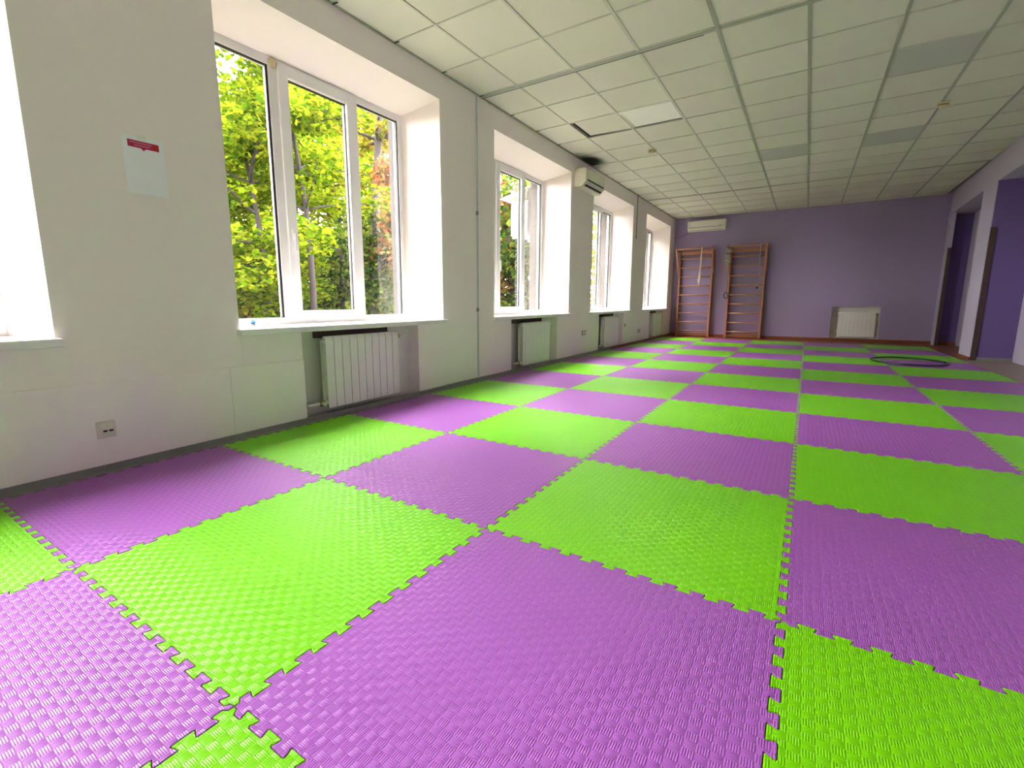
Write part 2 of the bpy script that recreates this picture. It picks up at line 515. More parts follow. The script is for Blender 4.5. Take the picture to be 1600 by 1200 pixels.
def build_shell():
    # floor under everything
    f = part('floor', lambda b: add_box(b, -1.2, 5.2, YN - 0.2, YB + 0.2, ZF - 0.2, ZF), 'brown_floor')
    tag(f, 'reddish brown painted floor showing past the foam mats', kind='structure')
    part('linoleum_strip', lambda b: add_box(b, XR - 0.25, XA + 0.1, YN, 9.64, ZF - 0.01, ZF + 0.004), 'lino', f)
    # back wall with a radiator recess
    nx0, nx1, nz0, nz1 = 2.47, 3.35, 0.015, 0.768
    def back(b):
        add_box(b, -1.4, nx0, YB, YB + 0.35, ZF - 0.2, 3.3)
        add_box(b, nx1, 5.2, YB, YB + 0.35, ZF - 0.2, 3.3)
        add_box(b, nx0 - 0.001, nx1 + 0.001, YB, YB + 0.35, nz1, 3.3)
        add_box(b, nx0 - 0.001, nx1 + 0.001, YB, YB + 0.35, ZF - 0.2, nz0)
    wb = part('wall_back', back, 'wall_purple')
    tag(wb, 'far purple wall with two wall bars and a radiator recess', kind='structure')
    def rec(b):
        add_box(b, nx0 - 0.01, nx1 + 0.01, YB + 0.16, YB + 0.2, nz0 - 0.01, nz1 + 0.01)
        add_box(b, nx0 - 0.012, nx0 + 0.004, YB + 0.002, YB + 0.17, nz0, nz1)
        add_box(b, nx1 - 0.004, nx1 + 0.012, YB + 0.002, YB + 0.17, nz0, nz1)
        add_box(b, nx0, nx1, YB + 0.002, YB + 0.17, nz1 - 0.004, nz1 + 0.01)
        add_box(b, nx0, nx1, YB + 0.002, YB + 0.17, nz0 - 0.01, nz0 + 0.004)
    part('recess_lining', rec, 'plaster_niche', wb)
    # the right hand side: openings between pillars under a dropped beam
    wr = part('wall_right', lambda b: add_box(b, XA, XA + 0.3, YN - 0.3, YB + 0.3, ZF - 0.2, 3.3), 'wall_lilac')
    tag(wr, 'lilac wall behind the pillars on the right', kind='structure')
    part('beam', lambda b: add_prism(b, [(4.253, YB + 0.2), (4.145, 9.3), (4.13, YN - 0.2), (XA + 0.2, YN - 0.2), (XA + 0.2, YB + 0.2)], 2, ZBEAM, 3.3), 'wall_lilac', wr)
    part('pillar', lambda b: add_box(b, XR, XA + 0.1, 9.67, 10.32, ZF - 0.1, ZBEAM + 0.01), 'wall_lilac', wr)
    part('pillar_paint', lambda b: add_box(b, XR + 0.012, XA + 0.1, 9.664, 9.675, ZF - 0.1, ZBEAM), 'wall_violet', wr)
    part('pilaster', lambda b: add_box(b, 4.235, 4.30, 12.74, YB + 0.1, ZF - 0.1, ZBEAM + 0.01), 'wall_lilac', wr)
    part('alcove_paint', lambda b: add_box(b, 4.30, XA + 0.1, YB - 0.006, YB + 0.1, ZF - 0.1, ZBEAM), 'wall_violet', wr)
    part('brown_strip', lambda b: add_box(b, XR + 0.004, XR + 0.065, 9.645, 9.672, ZF, 1.96), 'brown_strip', wr)
    part('brown_strip', lambda b: add_box(b, 4.245, 4.30, 12.722, 12.745, ZF, 1.94), 'brown_strip', wr)
    part('alcove_skirting', lambda b: add_box(b, XR + 0.07, XA, 9.648, 9.666, ZF, 0.035), 'grey_skirting', wr)
    part('pillar_skirting', lambda b: add_box(b, XR - 0.012, XR, 9.665, 10.34, ZF, 0.03), 'brown_skirting', wr)
    # wall behind the camera
    wn = part('wall_near', lambda b: add_box(b, -1.4, 5.2, YN - 0.3, YN, ZF - 0.2, 3.3), 'reveal_white')
    tag(wn, 'white end wall behind the viewer', kind='structure')
    # skirtings
    def skl(b, y0, y1):
        add_prism(b, [(XW, ZF), (XW + 0.055, ZF), (XW + 0.05, ZF + 0.012), (XW + 0.022, ZF + 0.022), (XW + 0.018, ZF + 0.05), (XW, ZF + 0.056)], 1, y0, y1)
    b1 = part('baseboard_left', lambda b: skl(b, YN, 0.42), 'grey_skirting')
    tag(b1, 'dark grey plastic skirting along the window wall', kind='structure')
    part('skirting_length', lambda b: skl(b, 0.423, 2.9), 'grey_skirting', b1)
    part('skirting_length', lambda b: skl(b, 2.903, 5.4), 'grey_skirting', b1)
    part('skirting_length', lambda b: skl(b, 5.403, 8.3), 'grey_skirting', b1)
    part('wooden_length', lambda b: skl(b, 8.303, YB), 'brown_skirting', b1)
    b2 = part('baseboard_back', lambda b: add_box(b, -1.05, 4.235, YB - 0.022, YB, ZF, 0.05), 'brown_skirting', bevel=0.006)
    tag(b2, 'reddish brown wooden skirting along the purple wall', kind='structure')
    part('alcove_length', lambda b: add_box(b, 4.30, XA, YB - 0.03, YB - 0.004, ZF, 0.04), 'brown_skirting', b2)
build_shell()

# ------------------------------------------------------------------ suspended ceiling
def build_ceiling():
    slab = part('ceiling', lambda b: add_box(b, -1.5, 5.2, YN - 0.3, YB + 0.3, 3.27, 3.5), 'plenum')
    tag(slab, 'suspended grid ceiling of square cream panels', kind='structure')
    xs = [XW, -0.62, -0.02, 0.585, 1.205, 1.815, 2.425, 3.02, 3.625, XR]
    y0 = 2.71
    ys = [y0 + 0.622 * k for k in range(-15, 17)]
    ys = [y for y in ys if YN + 0.05 < y < YB - 0.1]
    ys = [YN] + ys + [YB]
    rnd = random.Random(4)
    cache = {}
    def tile_mesh(wx, wy, m):
        key = (round(wx, 3), round(wy, 3), m)
        if key not in cache:
            b = bmesh.new()
            add_box(b, -wx / 2, wx / 2, -wy / 2, wy / 2, 0, 0.014)
            cache[key] = mesh_of('ceiling_tile', b, m)
        return cache[key]
    grey = {(2.425, 5.2): 1, (2.425, 7.69): 1, (1.205, 7.69): 1}
    for i in range(len(xs) - 1):
        for j in range(len(ys) - 1):
            wx, wy = xs[i + 1] - xs[i] - 0.006, ys[j + 1] - ys[j] - 0.006
            cx, cy = (xs[i] + xs[i + 1]) / 2, (ys[j] + ys[j + 1]) / 2
            m = 'tile_cream'
            for (gx, gy) in grey:
                if abs(xs[i] - gx) < 0.05 and abs(ys[j] - gy) < 0.2:
                    m = 'tile_grey'
            dx = dy = dz = 0.0
            rot = (rnd.uniform(-1, 1) * 0.0025, rnd.uniform(-1, 1) * 0.0025, 0)
            if abs(xs[i] + 0.62) < 0.03 and abs(ys[j] - 5.2) < 0.15:      # the panel that has slipped
                dx, dy, dz, rot = 0.045, -0.03, 0.004, (0.012, 0.02, 0.012)
            if abs(xs[i] + 0.02) < 0.03 and abs(ys[j] - 5.2) < 0.15:
                m, dy, dz, rot = 'tile_bright', -0.02, 0.002, (0.028, 0.0, 0.0)
            if abs(xs[i] + 0.62) < 0.03 and abs(ys[j] - 5.2) < 0.15:
                wx -= 0.01
            o = obj('ceiling_tile', tile_mesh(wx, wy, m), slab, (cx + dx, cy + dy, ZC + 0.004 + dz), rot)
    for i, x in enumerate(xs[1:-1]):
        b = bmesh.new()
        wd = 0.013 if x > 0.3 else 0.009
        add_box(b, -wd, wd, YN, YB, -0.004, 0.0035)
        add_box(b, -0.002, 0.002, YN, YB, 0.0035, 0.04)
        obj('main_runner', mesh_of('main_runner', b, 'tbar' if x > 0.9 else 'tbar_light'), slab, (x, 0, ZC))
    b = bmesh.new()
    add_box(b, XW, XR, -0.007, 0.007, -0.003, 0.0035)
    cross = mesh_of('cross_runner', b, 'tbar_light')
    for y in ys[1:-1]:
        obj('cross_runner', cross, slab, (0, y, ZC))
    for y in ys[1:-1]:
        part('end_gap', lambda b: add_box(b, 0.0, 0.05, -0.008, 0.008, -0.005, 0.0), 'black_slot', slab, loc=(XW + 0.012, y, ZC), rot=(0, 0, 0.12))
    # the wide joint crossing the room by the vertical cable, and the far one
    for y in (3.965, 10.17):
        part('joint_strip', lambda b: add_box(b, XW, XR, -0.022, 0.022, -0.006, 0.001), 'tbar', slab, loc=(0, y + 0.02, ZC))
        part('joint_gap', lambda b: add_box(b, XW, 1.1, -0.005, 0.005, -0.0065, 0.001), 'black_slot', slab, loc=(0, y + 0.047, ZC))
    part('edge_angle', lambda b: add_box(b, XW, XW + 0.02, YN, YB, -0.004, 0.003), 'tbar', slab, loc=(0, 0, ZC))
build_ceiling()

# ------------------------------------------------------------------ windows
def ring(b, x0, x1, y0, y1, z0, z1, wl, wr, wb, wt):
    add_box(b, x0, x1, y0, y0 + wl, z0, z1)
    add_box(b, x0, x1, y1 - wr, y1, z0, z1)
    add_box(b, x0, x1, y0 + wl, y1 - wr, z0, z0 + wb)
    add_box(b, x0, x1, y0 + wl, y1 - wr, z1 - wt, z1)

WIN_LABELS = ['white window behind the viewer', 'white window nearest the viewer, cut off at the left edge',  # first window unseen, continues the row's spacing, added for its daylight
              'large white three-light window beside the paper notice',
              'white window just before the wall air conditioner',
              'white window just after the wall air conditioner',
              'white window nearest the purple wall']
for k, (oy0, oy1) in enumerate(OPENINGS):
    wn = empty('window_%d' % (k + 1), (XF, (oy0 + oy1) / 2, Z_SILL))
    tag(wn, WIN_LABELS[k], kind='structure')
    base = wn.location.copy()
    def L(fn, name, material, parent=wn, bevel=0.0):
        o = part(name, fn, material, None, bevel)
        o.data.transform(Matrix.Translation(-base))
        o.parent = parent
        return o
    y0, y1 = oy0 + SPLAY, oy1 - SPLAY
    z0, z1 = Z_SILL - 0.01, Z_HEAD - 0.09
    d = oy0 - 1.215
    m1, m2 = 1.885 + d, 2.640 + d          # mullion centres
    if k > 1:
        m2 = y1 - 0.58
        m1 = m2 - 0.755
    def frame(b):
        ring(b, XF - 0.07, XF, y0, y1, z0, z1, 0.055, 0.055, 0.062, 0.06)
        add_box(b, XF - 0.07, XF, m1 - 0.062, m1 + 0.02, z0 + 0.06, z1 - 0.06)
        add_box(b, XF - 0.07, XF, m2 - 0.02, m2 + 0.022, z0 + 0.06, z1 - 0.06)
    L(frame, 'frame', 'upvc', bevel=0.004)
    sy0, sy1, sz0, sz1 = m1 + 0.005, m2 - 0.006, z0 + 0.045, z1 - 0.022
    sash = L(lambda b: ring(b, XF - 0.05, XF + 0.018, sy0, sy1, sz0, sz1, 0.085, 0.10, 0.07, 0.085), 'sash', 'upvc', bevel=0.005)
    panes = [(y0 + 0.055, m1 - 0.062, z0 + 0.062, z1 - 0.06), (sy0 + 0.085, sy1 - 0.10, sz0 + 0.07, sz1 - 0.085), (m2 + 0.022, y1 - 0.055, z0 + 0.062, z1 - 0.06)]
    for q, (a, c, e, g) in enumerate(panes):
        p = L(lambda b: add_box(b, XF - 0.036, XF - 0.032, a - 0.004, c + 0.004, e - 0.004, g + 0.004), 'pane', 'glass')
        L(lambda b: ring(b, XF - 0.034, XF - 0.012, a - 0.001, c + 0.001, e - 0.001, g + 0.001, 0.004, (0.020, 0.009, 0.012)[q], 0.004, 0.009), 'gasket', 'gasket', p)  # black seal, right side widened to stand for the dark rebate edge
    # handle on the opening light, hinges
    hz = 1.42
    def handle(b):
        add_box(b, XF + 0.018, XF + 0.027, sy0 + 0.028, sy0 + 0.056, hz - 0.04, hz + 0.04)
        add_box(b, XF + 0.027, XF + 0.052, sy0 + 0.034, sy0 + 0.050, hz - 0.01, hz + 0.01)
        add_box(b, XF + 0.046, XF + 0.060, sy0 + 0.032, sy0 + 0.052, hz - 0.13, hz + 0.012)
    L(handle, 'handle', 'upvc', sash, bevel=0.003)
    for hz2 in (sz0 + 0.02, sz1 - 0.07):
        L(lambda b: add_tube(b, [(XF + 0.012, sy1 + 0.006, hz2), (XF + 0.012, sy1 + 0.006, hz2 + 0.06)], 0.008), 'hinge', 'upvc', sash)
    # inner sill board and outer drip sill
    L(lambda b: add_box(b, XF - 0.01, XW + 0.052, oy0 - 0.02, oy1 + 0.022, Z_SILL - 0.042, Z_SILL), 'sill_board', 'sill_white', bevel=0.008)
    L(lambda b: add_prism(b, [(XF - 0.06, z0 + 0.005), (XO - 0.05, z0 - 0.045), (XO - 0.05, z0 - 0.055), (XF - 0.06, z0 - 0.008)], 1, oy0, oy1), 'drip_sill', 'steel')
    # daylight portal
    ld = bpy.data.lights.new('daylight_portal', 'AREA')
    ld.shape = 'RECTANGLE'
    ld.size = z1 - z0
    ld.size_y = y1 - y0
    ld.cycles.is_portal = True
    lo = bpy.data.objects.new('daylight_portal', ld)
    COL.objects.link(lo)
    lo.location = (XF - 0.12, (y0 + y1) / 2, (z0 + z1) / 2)
    lo.rotation_euler = (0, -math.pi / 2, 0)
# expanding foam blob at the top of the big window's mullion
def foam_blob(b):
    add_lathe(b, [(0.004, 0), (0.02, 0.004), (0.03, 0.03), (0.024, 0.055), (0.004, 0.068)], 10)
wfoam = part('mounting_foam', foam_blob, 'detector', bpy.data.objects['window_3'])
wfoam.location = Vector((XF + 0.006, 1.855, 2.615)) - bpy.data.objects['window_3'].location

# ------------------------------------------------------------------ jigsaw foam mats
def mat_outline():
    a, per = 0.0115, 0.08
    pat = [(0.0, -1), (0.255, -1), (0.29, -0.8), (0.21, 0.8), (0.245, 1), (0.755, 1), (0.79, 0.8), (0.71, -0.8), (0.745, -1)]
    prof = [(0.0, 0.0), (0.012, 0.0)]
    for k in range(12):
        for t, o in pat:
            prof.append((0.02 + (k + t) * per, a * o))
    prof += [(0.98, -a), (0.988, 0.0)]
    pts = [(t, o) for t, o in prof]
    pts += [(1 + o, t) for t, o in prof]
    top = [(t, 1 + o) for t, o in prof] + [(1.0, 1.0)]
    left = [(o, t) for t, o in prof] + [(0.0, 1.0)]
    pts += top[::-1][:-1]
    pts += left[::-1][:-1]
    return pts

def inset(pts, d):
    n = len(pts)
    out = []
    for i in range(n):
        p, a, c = Vector(pts[i]), Vector(pts[i - 1]), Vector(pts[(i + 1) % n])
        e1, e2 = (p - a).normalized(), (c - p).normalized()
        n1, n2 = Vector((-e1.y, e1.x)), Vector((-e2.y, e2.x))
        m = n1 + n2
        if m.length < 1e-6:
            m = n1
        m.normalize()
        k = max(0.5, m.dot(n1))
        q = p + m * (d / k)
        out.append((q.x, q.y))
    return out

def mat_mesh(material):
    base = mat_outline()
    r = [[(x, y, z) for x, y in inset(base, d)] for d, z in ((0.0007, -0.02), (0.0007, -0.0028), (0.0013, -0.0008), (0.0028, 0.0))]
    n = len(base)
    verts = [v for ringv in r for v in ringv]
    faces = []
    for k in range(3):
        for i in range(n):
            j = (i + 1) % n
            faces.append((k * n + i, k * n + j, (k + 1) * n + j, (k + 1) * n + i))
    faces.append(tuple(range(3 * n, 4 * n)))
    me = bpy.data.meshes.new('mat_tile')
    me.from_pydata(verts, [], faces)
    me.materials.append(MATS[material])
    return me

puzzle = empty('puzzle_mat', (1.5, 5, ZF))
tag(puzzle, 'lime green and purple checkered jigsaw foam matting covering the floor', 'play mat')
mg, mp = mat_mesh('foam_green'), mat_mesh('foam_purple')
for j in range(-6, 12):
    for i in range(-1, 4):
        o = obj('mat_tile', mg if (i + j) % 2 == 0 else mp, puzzle)
        o.location = Vector((i, j, 0)) - puzzle.location

# ------------------------------------------------------------------ radiators
def radiator(loc, rz, n, label, sec=0.078, h=0.56, pipes=True, depth=0.085, right_pipe=0.14, left_pipe=0.16):
    """local x runs along the wall, local -y towards the room, origin on the wall side below the middle"""
    r = empty('radiator', loc, rz)
    tag(r, label, 'radiator', 'radiators under the windows and in the far recess')
    def sect(b):
        w2 = sec / 2 - 0.0022
        # front plate with folded top
        add_prism(b, [(-depth, 0), (-depth, h - 0.03), (-depth + 0.012, h - 0.004), (-depth + 0.035, h), (-depth + 0.035, h - 0.006), (-depth + 0.016, h - 0.012), (-depth + 0.006, h - 0.034), (-depth + 0.006, 0)], 0, -w2, w2)
        add_box(b, -0.006, 0.006, -depth + 0.006, -0.005, 0.01, h - 0.02)
        add_box(b, -w2 * 0.8, w2 * 0.8, -0.012, -0.005, 0.01, h - 0.03)
        add_box(b, -w2 * 0.45, w2 * 0.45, -depth + 0.02, -0.02, h - 0.035, h - 0.012)
    b = bmesh.new()
    sect(b)
    me = mesh_of('section', b, 'radiator_white')
    x0 = -n * sec / 2
    for k in range(n):
        obj('section', me, r, (x0 + (k + 0.5) * sec, 0, 0), bevel=0.0015, seg=1)
    yc = -depth / 2
    for z, nm in ((0.04, 'lower_header'), (h - 0.045, 'upper_header')):
        part(nm, lambda b: add_tube(b, [(x0 - 0.004, yc, z), (-x0 + 0.004, yc, z)], 0.019, 12), 'radiator_white', r)
    if pipes:
        v = part('valve', lambda b: add_tube(b, [(x0 - 0.055, yc, 0.04), (x0 - 0.04, yc, 0.04), (x0 - 0.03, yc, 0.04), (x0 + 0.0, yc, 0.04)], [0.012, 0.021, 0.021, 0.014], 10), 'brass', r)
        part('valve_cap', lambda b: add_tube(b, [(x0 - 0.035, yc - 0.015, 0.04), (x0 - 0.035, yc - 0.045, 0.04)], 0.016, 10), 'socket_cream', v)
        part('supply_pipe', lambda b: add_tube(b, [(x0 - left_pipe, yc, 0.04), (x0 - 0.05, yc, 0.04)], 0.013, 10), 'pipe_white', r)
        v2 = part('valve', lambda b: add_tube(b, [(-x0, yc, h - 0.045), (-x0 + 0.02, yc, h - 0.045), (-x0 + 0.045, yc, h - 0.045)], [0.012, 0.02, 0.016], 10), 'brass', r)
        part('return_pipe', lambda b: add_tube(b, [(-x0 + 0.04, yc, h - 0.045), (-x0 + right_pipe, yc, h - 0.045)], 0.012, 10), 'pipe_white', r)
        part('air_vent', lambda b: add_tube(b, [(x0 - 0.025, yc, h - 0.045), (x0, yc, h - 0.045)], 0.018, 8), 'steel', r)
        for bx in (x0 + 0.1, -x0 - 0.12):
            part('bracket', lambda b: add_box(b, bx, bx + 0.02, -0.03, 0.04, h - 0.09, h - 0.07), 'steel', r)
    return r
# on the left wall local -y must point to +x : rotate by +90 deg  (x -> y, -y -> +x)
RX = XW - 0.055
radiator((RX, 2.235, 0.07), math.pi / 2, 10, 'white ten-section radiator under the large near window')
radiator((RX, 5.27, 0.06), math.pi / 2, 10, 'cream radiator under the window just before the wall air conditioner')
radiator((RX, 8.27, 0.06), math.pi / 2, 10, 'white radiator under the window just after the wall air conditioner')
radiator((RX, 11.55, 0.06), math.pi / 2, 10, 'cream radiator under the window nearest the purple wall')
radiator((2.95, YB + 0.12, 0.085), 0, 9, 'white radiator sitting in the recess of the purple wall', sec=0.075, right_pipe=0.1, left_pipe=0.14)

# ------------------------------------------------------------------ air conditioners
def split_unit(loc, rz, width, label, material, slot=True):
    a = empty('air_conditioner', loc, rz)
    tag(a, label, 'air conditioner')
    w2 = width / 2
    prof = [(0, 0.0), (-0.11, 0.0), (-0.155, 0.035), (-0.19, 0.075), (-0.195, 0.24), (-0.165, 0.262), (0, 0.265)]
    part('body', lambda b: add_prism(b, prof, 0, -w2, w2), material, a, bevel=0.006)
    part('side_cap', lambda b: add_prism(b, [(y * 1.015, z) for y, z in prof], 0, -w2 - 0.012, -w2 + 0.03), material, a, bevel=0.008)
    part('side_cap', lambda b: add_prism(b, [(y * 1.015, z) for y, z in prof], 0, w2 - 0.03, w2 + 0.012), material, a, bevel=0.008)
    part('front_panel', lambda b: add_box(b, -w2 + 0.045, w2 - 0.045, -0.204, -0.19, 0.10, 0.238), material, a, bevel=0.005)
    part('panel_gap', lambda b: add_box(b, -w2 + 0.04, w2 - 0.04, -0.199, -0.17, 0.083, 0.097), 'black_slot' if slot else 'ac_grey', a)
    lv = part('louvre', lambda b: add_prism(b, [(-0.197, 0.078), (-0.203, 0.07), (-0.168, 0.034), (-0.16, 0.04)], 0, -w2 + 0.05, w2 - 0.05), 'ac_grey' if slot else material, a)
    part('outlet_slot', lambda b: add_prism(b, [(-0.160, 0.030), (-0.166, 0.034), (-0.150, 0.016), (-0.142, 0.012)], 0, -w2 + 0.04, w2 - 0.04), 'black_slot' if slot else 'ac_grey', a)
    part('badge', lambda b: add_box(b, w2 * 0.15, w2 * 0.15 + 0.05, -0.2065, -0.20, 0.118, 0.128) if slot else add_box(b, w2 * 0.66, w2 * 0.66 + 0.06, -0.2065, -0.20, 0.11, 0.125), 'ac_grey', a)
    return a
split_unit((XW, 6.82, 2.585), math.pi / 2, 0.74, 'yellowed air conditioner high on the window wall below a sooty ceiling stain', 'ac_cream')
split_unit((-0.30, YB, 2.655), 0, 0.86, 'white air conditioner high on the purple wall above the wall bars', 'ac_white', slot=False)
t = part('pipe_cover', lambda b: add_prism(b, [(-1.08, 2.50), (-0.74, 2.64), (-0.74, 2.70), (-1.08, 2.56)], 1, YB - 0.05, YB), 'wall_purple', bevel=0.004)
tag(t, 'purple painted pipe cover slanting from the far air conditioner to the corner', 'pipe cover')

# ------------------------------------------------------------------ wall bars
def wall_bars(x0, x1, label, rungs, bar_shift):
    c = (x0 + x1) / 2
    r = empty('wall_bars', (c, YB - 0.02, ZF))
    tag(r, label, 'wall bars', 'wooden wall bars on the purple wall')
    hw = (x1 - x0) / 2
    top = 2.20
    for s in (-1, 1):
        part('upright', lambda b: add_box(b, s * hw - 0.02, s * hw + 0.02, -0.13, -0.03, 0, top), 'wood_orange', r, bevel=0.005)
        # wall battens behind the upright
        part('wall_batten', lambda b: add_box(b, s * hw - 0.03, s * hw + 0.03, -0.03, 0.02, 0.1, top - 0.1), 'wood_dark', r, bevel=0.003)
    for k, z in enumerate(rungs):
        part('rung', lambda b: add_tube(b, [(-hw, -0.09, z), (hw, -0.09, z)], 0.019, 10), 'wood_rung', r)
    part('bottom_board', lambda b: add_box(b, -hw + 0.02, hw - 0.02, -0.10, -0.06, 0.02, 0.10), 'wood_dark', r, bevel=0.003)
    part('top_board', lambda b: add_box(b, -hw + 0.02, hw - 0.02, -0.10, -0.06, top - 0.10, top - 0.01), 'wood_orange', r, bevel=0.003)
    # pull-up brackets leaning into the room, and the bar they carry
    for s in (-1, 1):
        x = s * (hw + 0.028)
        def arm(b):
            add_prism(b, [(-0.04, top - 0.02), (-0.04, top + 0.05), (-0.52, top + 0.05), (-0.52, top - 0.02)], 0, x - 0.018, x + 0.018)
        def brace(b):
            add_prism(b, [(-0.07, top - 0.56), (-0.13, top - 0.56), (-0.48, top + 0.0), (-0.42, top + 0.0)], 0, x - 0.018, x + 0.018)
        br = part('bracket', arm, 'wood_orange', r, bevel=0.004)
        part('brace', brace, 'wood_orange', br, bevel=0.004)
    part('pull_up_bar', lambda b: add_tube(b, [(-hw - 0.05, -0.47, top + 0.015), (hw + 0.05, -0.47, top + 0.015)], 0.021, 10), 'wood_rung', r)
    part('grip_bar', lambda b: add_tube(b, [(-hw - 0.03, -0.25, top + 0.03), (hw + 0.03, -0.25, top + 0.03)], 0.019, 10), 'wood_rung', r)
    return r
rg = [0.15 + 0.232 * k for k in range(9)]
wall_bars(-0.88, -0.10, 'wooden wall bars beside the far corner window with a pale rope on top', rg, 0)
wall_bars(0.31, 1.07, 'wooden wall bars farther from the windows with a knotted rope bundle', rg, 0)

def rope(name, path, r, material, label, extra=None):
    c = Vector(path[0])
    b = bmesh.new()
    add_tube(b, [Vector(p) - c for p in path], r, 8)
    o = obj(name, mesh_of(name, b, material), None, c)
    tag(o, label, 'rope')
    return o
yb1 = YB - 0.49
zt = 2.20 + ZF + 0.015
ro = rope('climbing_rope', [(-0.29, yb1 + 0.03, zt), (-0.295, yb1 - 0.0, zt + 0.035), (-0.30, yb1 - 0.03, zt + 0.01), (-0.305, yb1 - 0.03, zt - 0.35), (-0.315, yb1 - 0.03, zt - 0.62)], [0.018, 0.018, 0.018, 0.017, 0.016], 'rope', 'pale rope hanging from the pull-up bar nearest the corner window')
part('rope_loop', lambda b: add_tube(b, [(-0.025, -0.03, -0.60), (-0.045, -0.03, -0.72), (-0.06, -0.03, -0.80), (-0.04, -0.03, -0.86), (-0.02, -0.03, -0.74), (-0.02, -0.03, -0.60)], 0.016, 8), 'rope', ro)
part('whipping', lambda b: add_tube(b, [(-0.022, -0.03, -0.56), (-0.026, -0.03, -0.66)], [0.026, 0.03], 8), 'rope', ro)
part('tail', lambda b: add_tube(b, [(-0.045, -0.03, -0.80), (-0.04, -0.03, -0.92)], [0.014, 0.006], 8), 'rope', ro)
# knotted bundle on the second wall bars
def helix(c, r, h, turns, n, wob=0.0, seed=0):
    rnd = random.Random(seed)
    return [(c[0] + r * math.cos(2 * math.pi * turns * i / n) + rnd.uniform(-wob, wob), c[1] + r * 0.7 * math.sin(2 * math.pi * turns * i / n) + rnd.uniform(-wob, wob), c[2] - h * i / n) for i in range(n + 1)]
r2 = rope('rope_bundle', [(0.30, yb1 + 0.02, zt + 0.01)] + helix((0.305, yb1 - 0.02, zt - 0.02), 0.045, 0.20, 4, 32), 0.016, 'rope_dark', 'knotted grey rope bundle on the left bracket of the second wall bars')
part('knot', lambda b: add_tube(b, helix((0.0, -0.05, -0.22), 0.045, 0.20, 5, 46, 0.014, 3), 0.014, 8), 'rope_dark', r2)
part('strap', lambda b: add_tube(b, [(0.0, -0.03, -0.42), (-0.01, 0.12, -0.6), (-0.02, 0.26, -0.86), (-0.03, 0.28, -1.1)], 0.011, 6), 'rope_dark', r2)
part('ring', lambda b: add_tube(b, [(-0.03 + 0.045 * math.cos(a), 0.27, -1.17 + 0.075 * math.sin(a)) for a in [2 * math.pi * q / 16 for q in range(17)]], 0.012, 6, cap=False), 'brown_strip', r2)
r3 = rope('cord', [(0.98, yb1 + 0.0, zt + 0.02), (0.975, yb1 - 0.025, zt), (0.97, yb1 + 0.05, zt - 0.5), (0.955, yb1 + 0.12, zt - 0.98)], 0.007, 'rope_dark', 'thin cord dangling inside the right side of the second wall bars')
part('bead', lambda b: add_lathe(b, [(0.004, -0.03), (0.02, -0.02), (0.022, 0.01), (0.005, 0.03)], 8), 'brown_strip', r3, loc=(-0.025, 0.12, -1.0))

# ------------------------------------------------------------------ hoop
hp = empty('hula_hoop', (3.29, 8.70, 0.0))
tag(hp, 'dark green exercise hoop lying on the mats', 'hoop')
def hoop(b, a0, a1, r=0.435, tr=0.013):
    n = max(2, int((a1 - a0) / (2 * math.pi) * 72))
    add_tube(b, [(r * math.cos(a0 + (a1 - a0) * q / n), r * 1.28 * math.sin(a0 + (a1 - a0) * q / n), tr) for q in range(n + 1)], tr, 8)
part('tube', lambda b: hoop(b, 0.05, 2 * math.pi - 0.05, 0.42), 'hoop_green', hp)
part('joint', lambda b: hoop(b, -0.07, 0.07, 0.42, 0.0145), 'black_slot', hp)

# ------------------------------------------------------------------ notice on the wall
pn = empty('paper_notice', (XW, 0.778, 1.614))
pn.rotation_euler = (math.radians(0.5), 0, 0)
tag(pn, 'white paper notice with a crimson banner taped to the window wall', 'notice')
def curl(b):
    # a sheet whose lower edge lifts off the wall
    n = 10
    w2, h2 = 0.098, 0.149
    A, B = [], []
    for i in range(n + 1):
        z = -h2 + 2 * h2 * i / n
        lift = 0.001 + 0.012 * max(0, 0.35 - i / n) ** 2 * 8
        A.append([b.verts.new((lift, s * w2, z)) for s in (-1, 1)])
        B.append([b.verts.new((lift + 0.0004, s * w2, z)) for s in (-1, 1)])
    for P, q in ((A, 1), (B, 0)):
        for i in range(n):
            f = (P[i][0], P[i][1], P[i + 1][1], P[i + 1][0])
            b.faces.new(f)
    for i in range(n):
        b.faces.new((A[i][0], A[i + 1][0], B[i + 1][0], B[i][0]))
        b.faces.new((A[i][1], A[i + 1][1], B[i + 1][1], B[i][1]))
    b.faces.new((A[0][0], A[0][1], B[0][1], B[0][0]))
    b.faces.new((A[n][0], A[n][1], B[n][1], B[n][0]))
part('sheet', curl, 'paper', pn)
bn = part('banner', lambda b: add_prism(b, [(-0.072, 0.128), (-0.072, 0.092), (-0.012, 0.092), (0.0, 0.080), (0.012, 0.092), (0.045, 0.092), (0.045, 0.128)], 0, 0.0012, 0.0019), 'crimson', pn)
part('banner_end', lambda b: add_box(b, 0.0012, 0.0019, 0.045, 0.075, 0.092, 0.128), 'red_print', bn)
for k, (a, c, z) in enumerate(((-0.062, 0.042, 0.117), (-0.042, 0.03, 0.104))):
    part('printed_line', lambda b: add_box(b, 0.0018, 0.0023, a, c, z - 0.0028, z + 0.0028), 'print_pale', bn)
part('tape', lambda b: add_box(b, 0.0012, 0.0024, -0.028, 0.018, 0.134, 0.162), 'tape', pn)

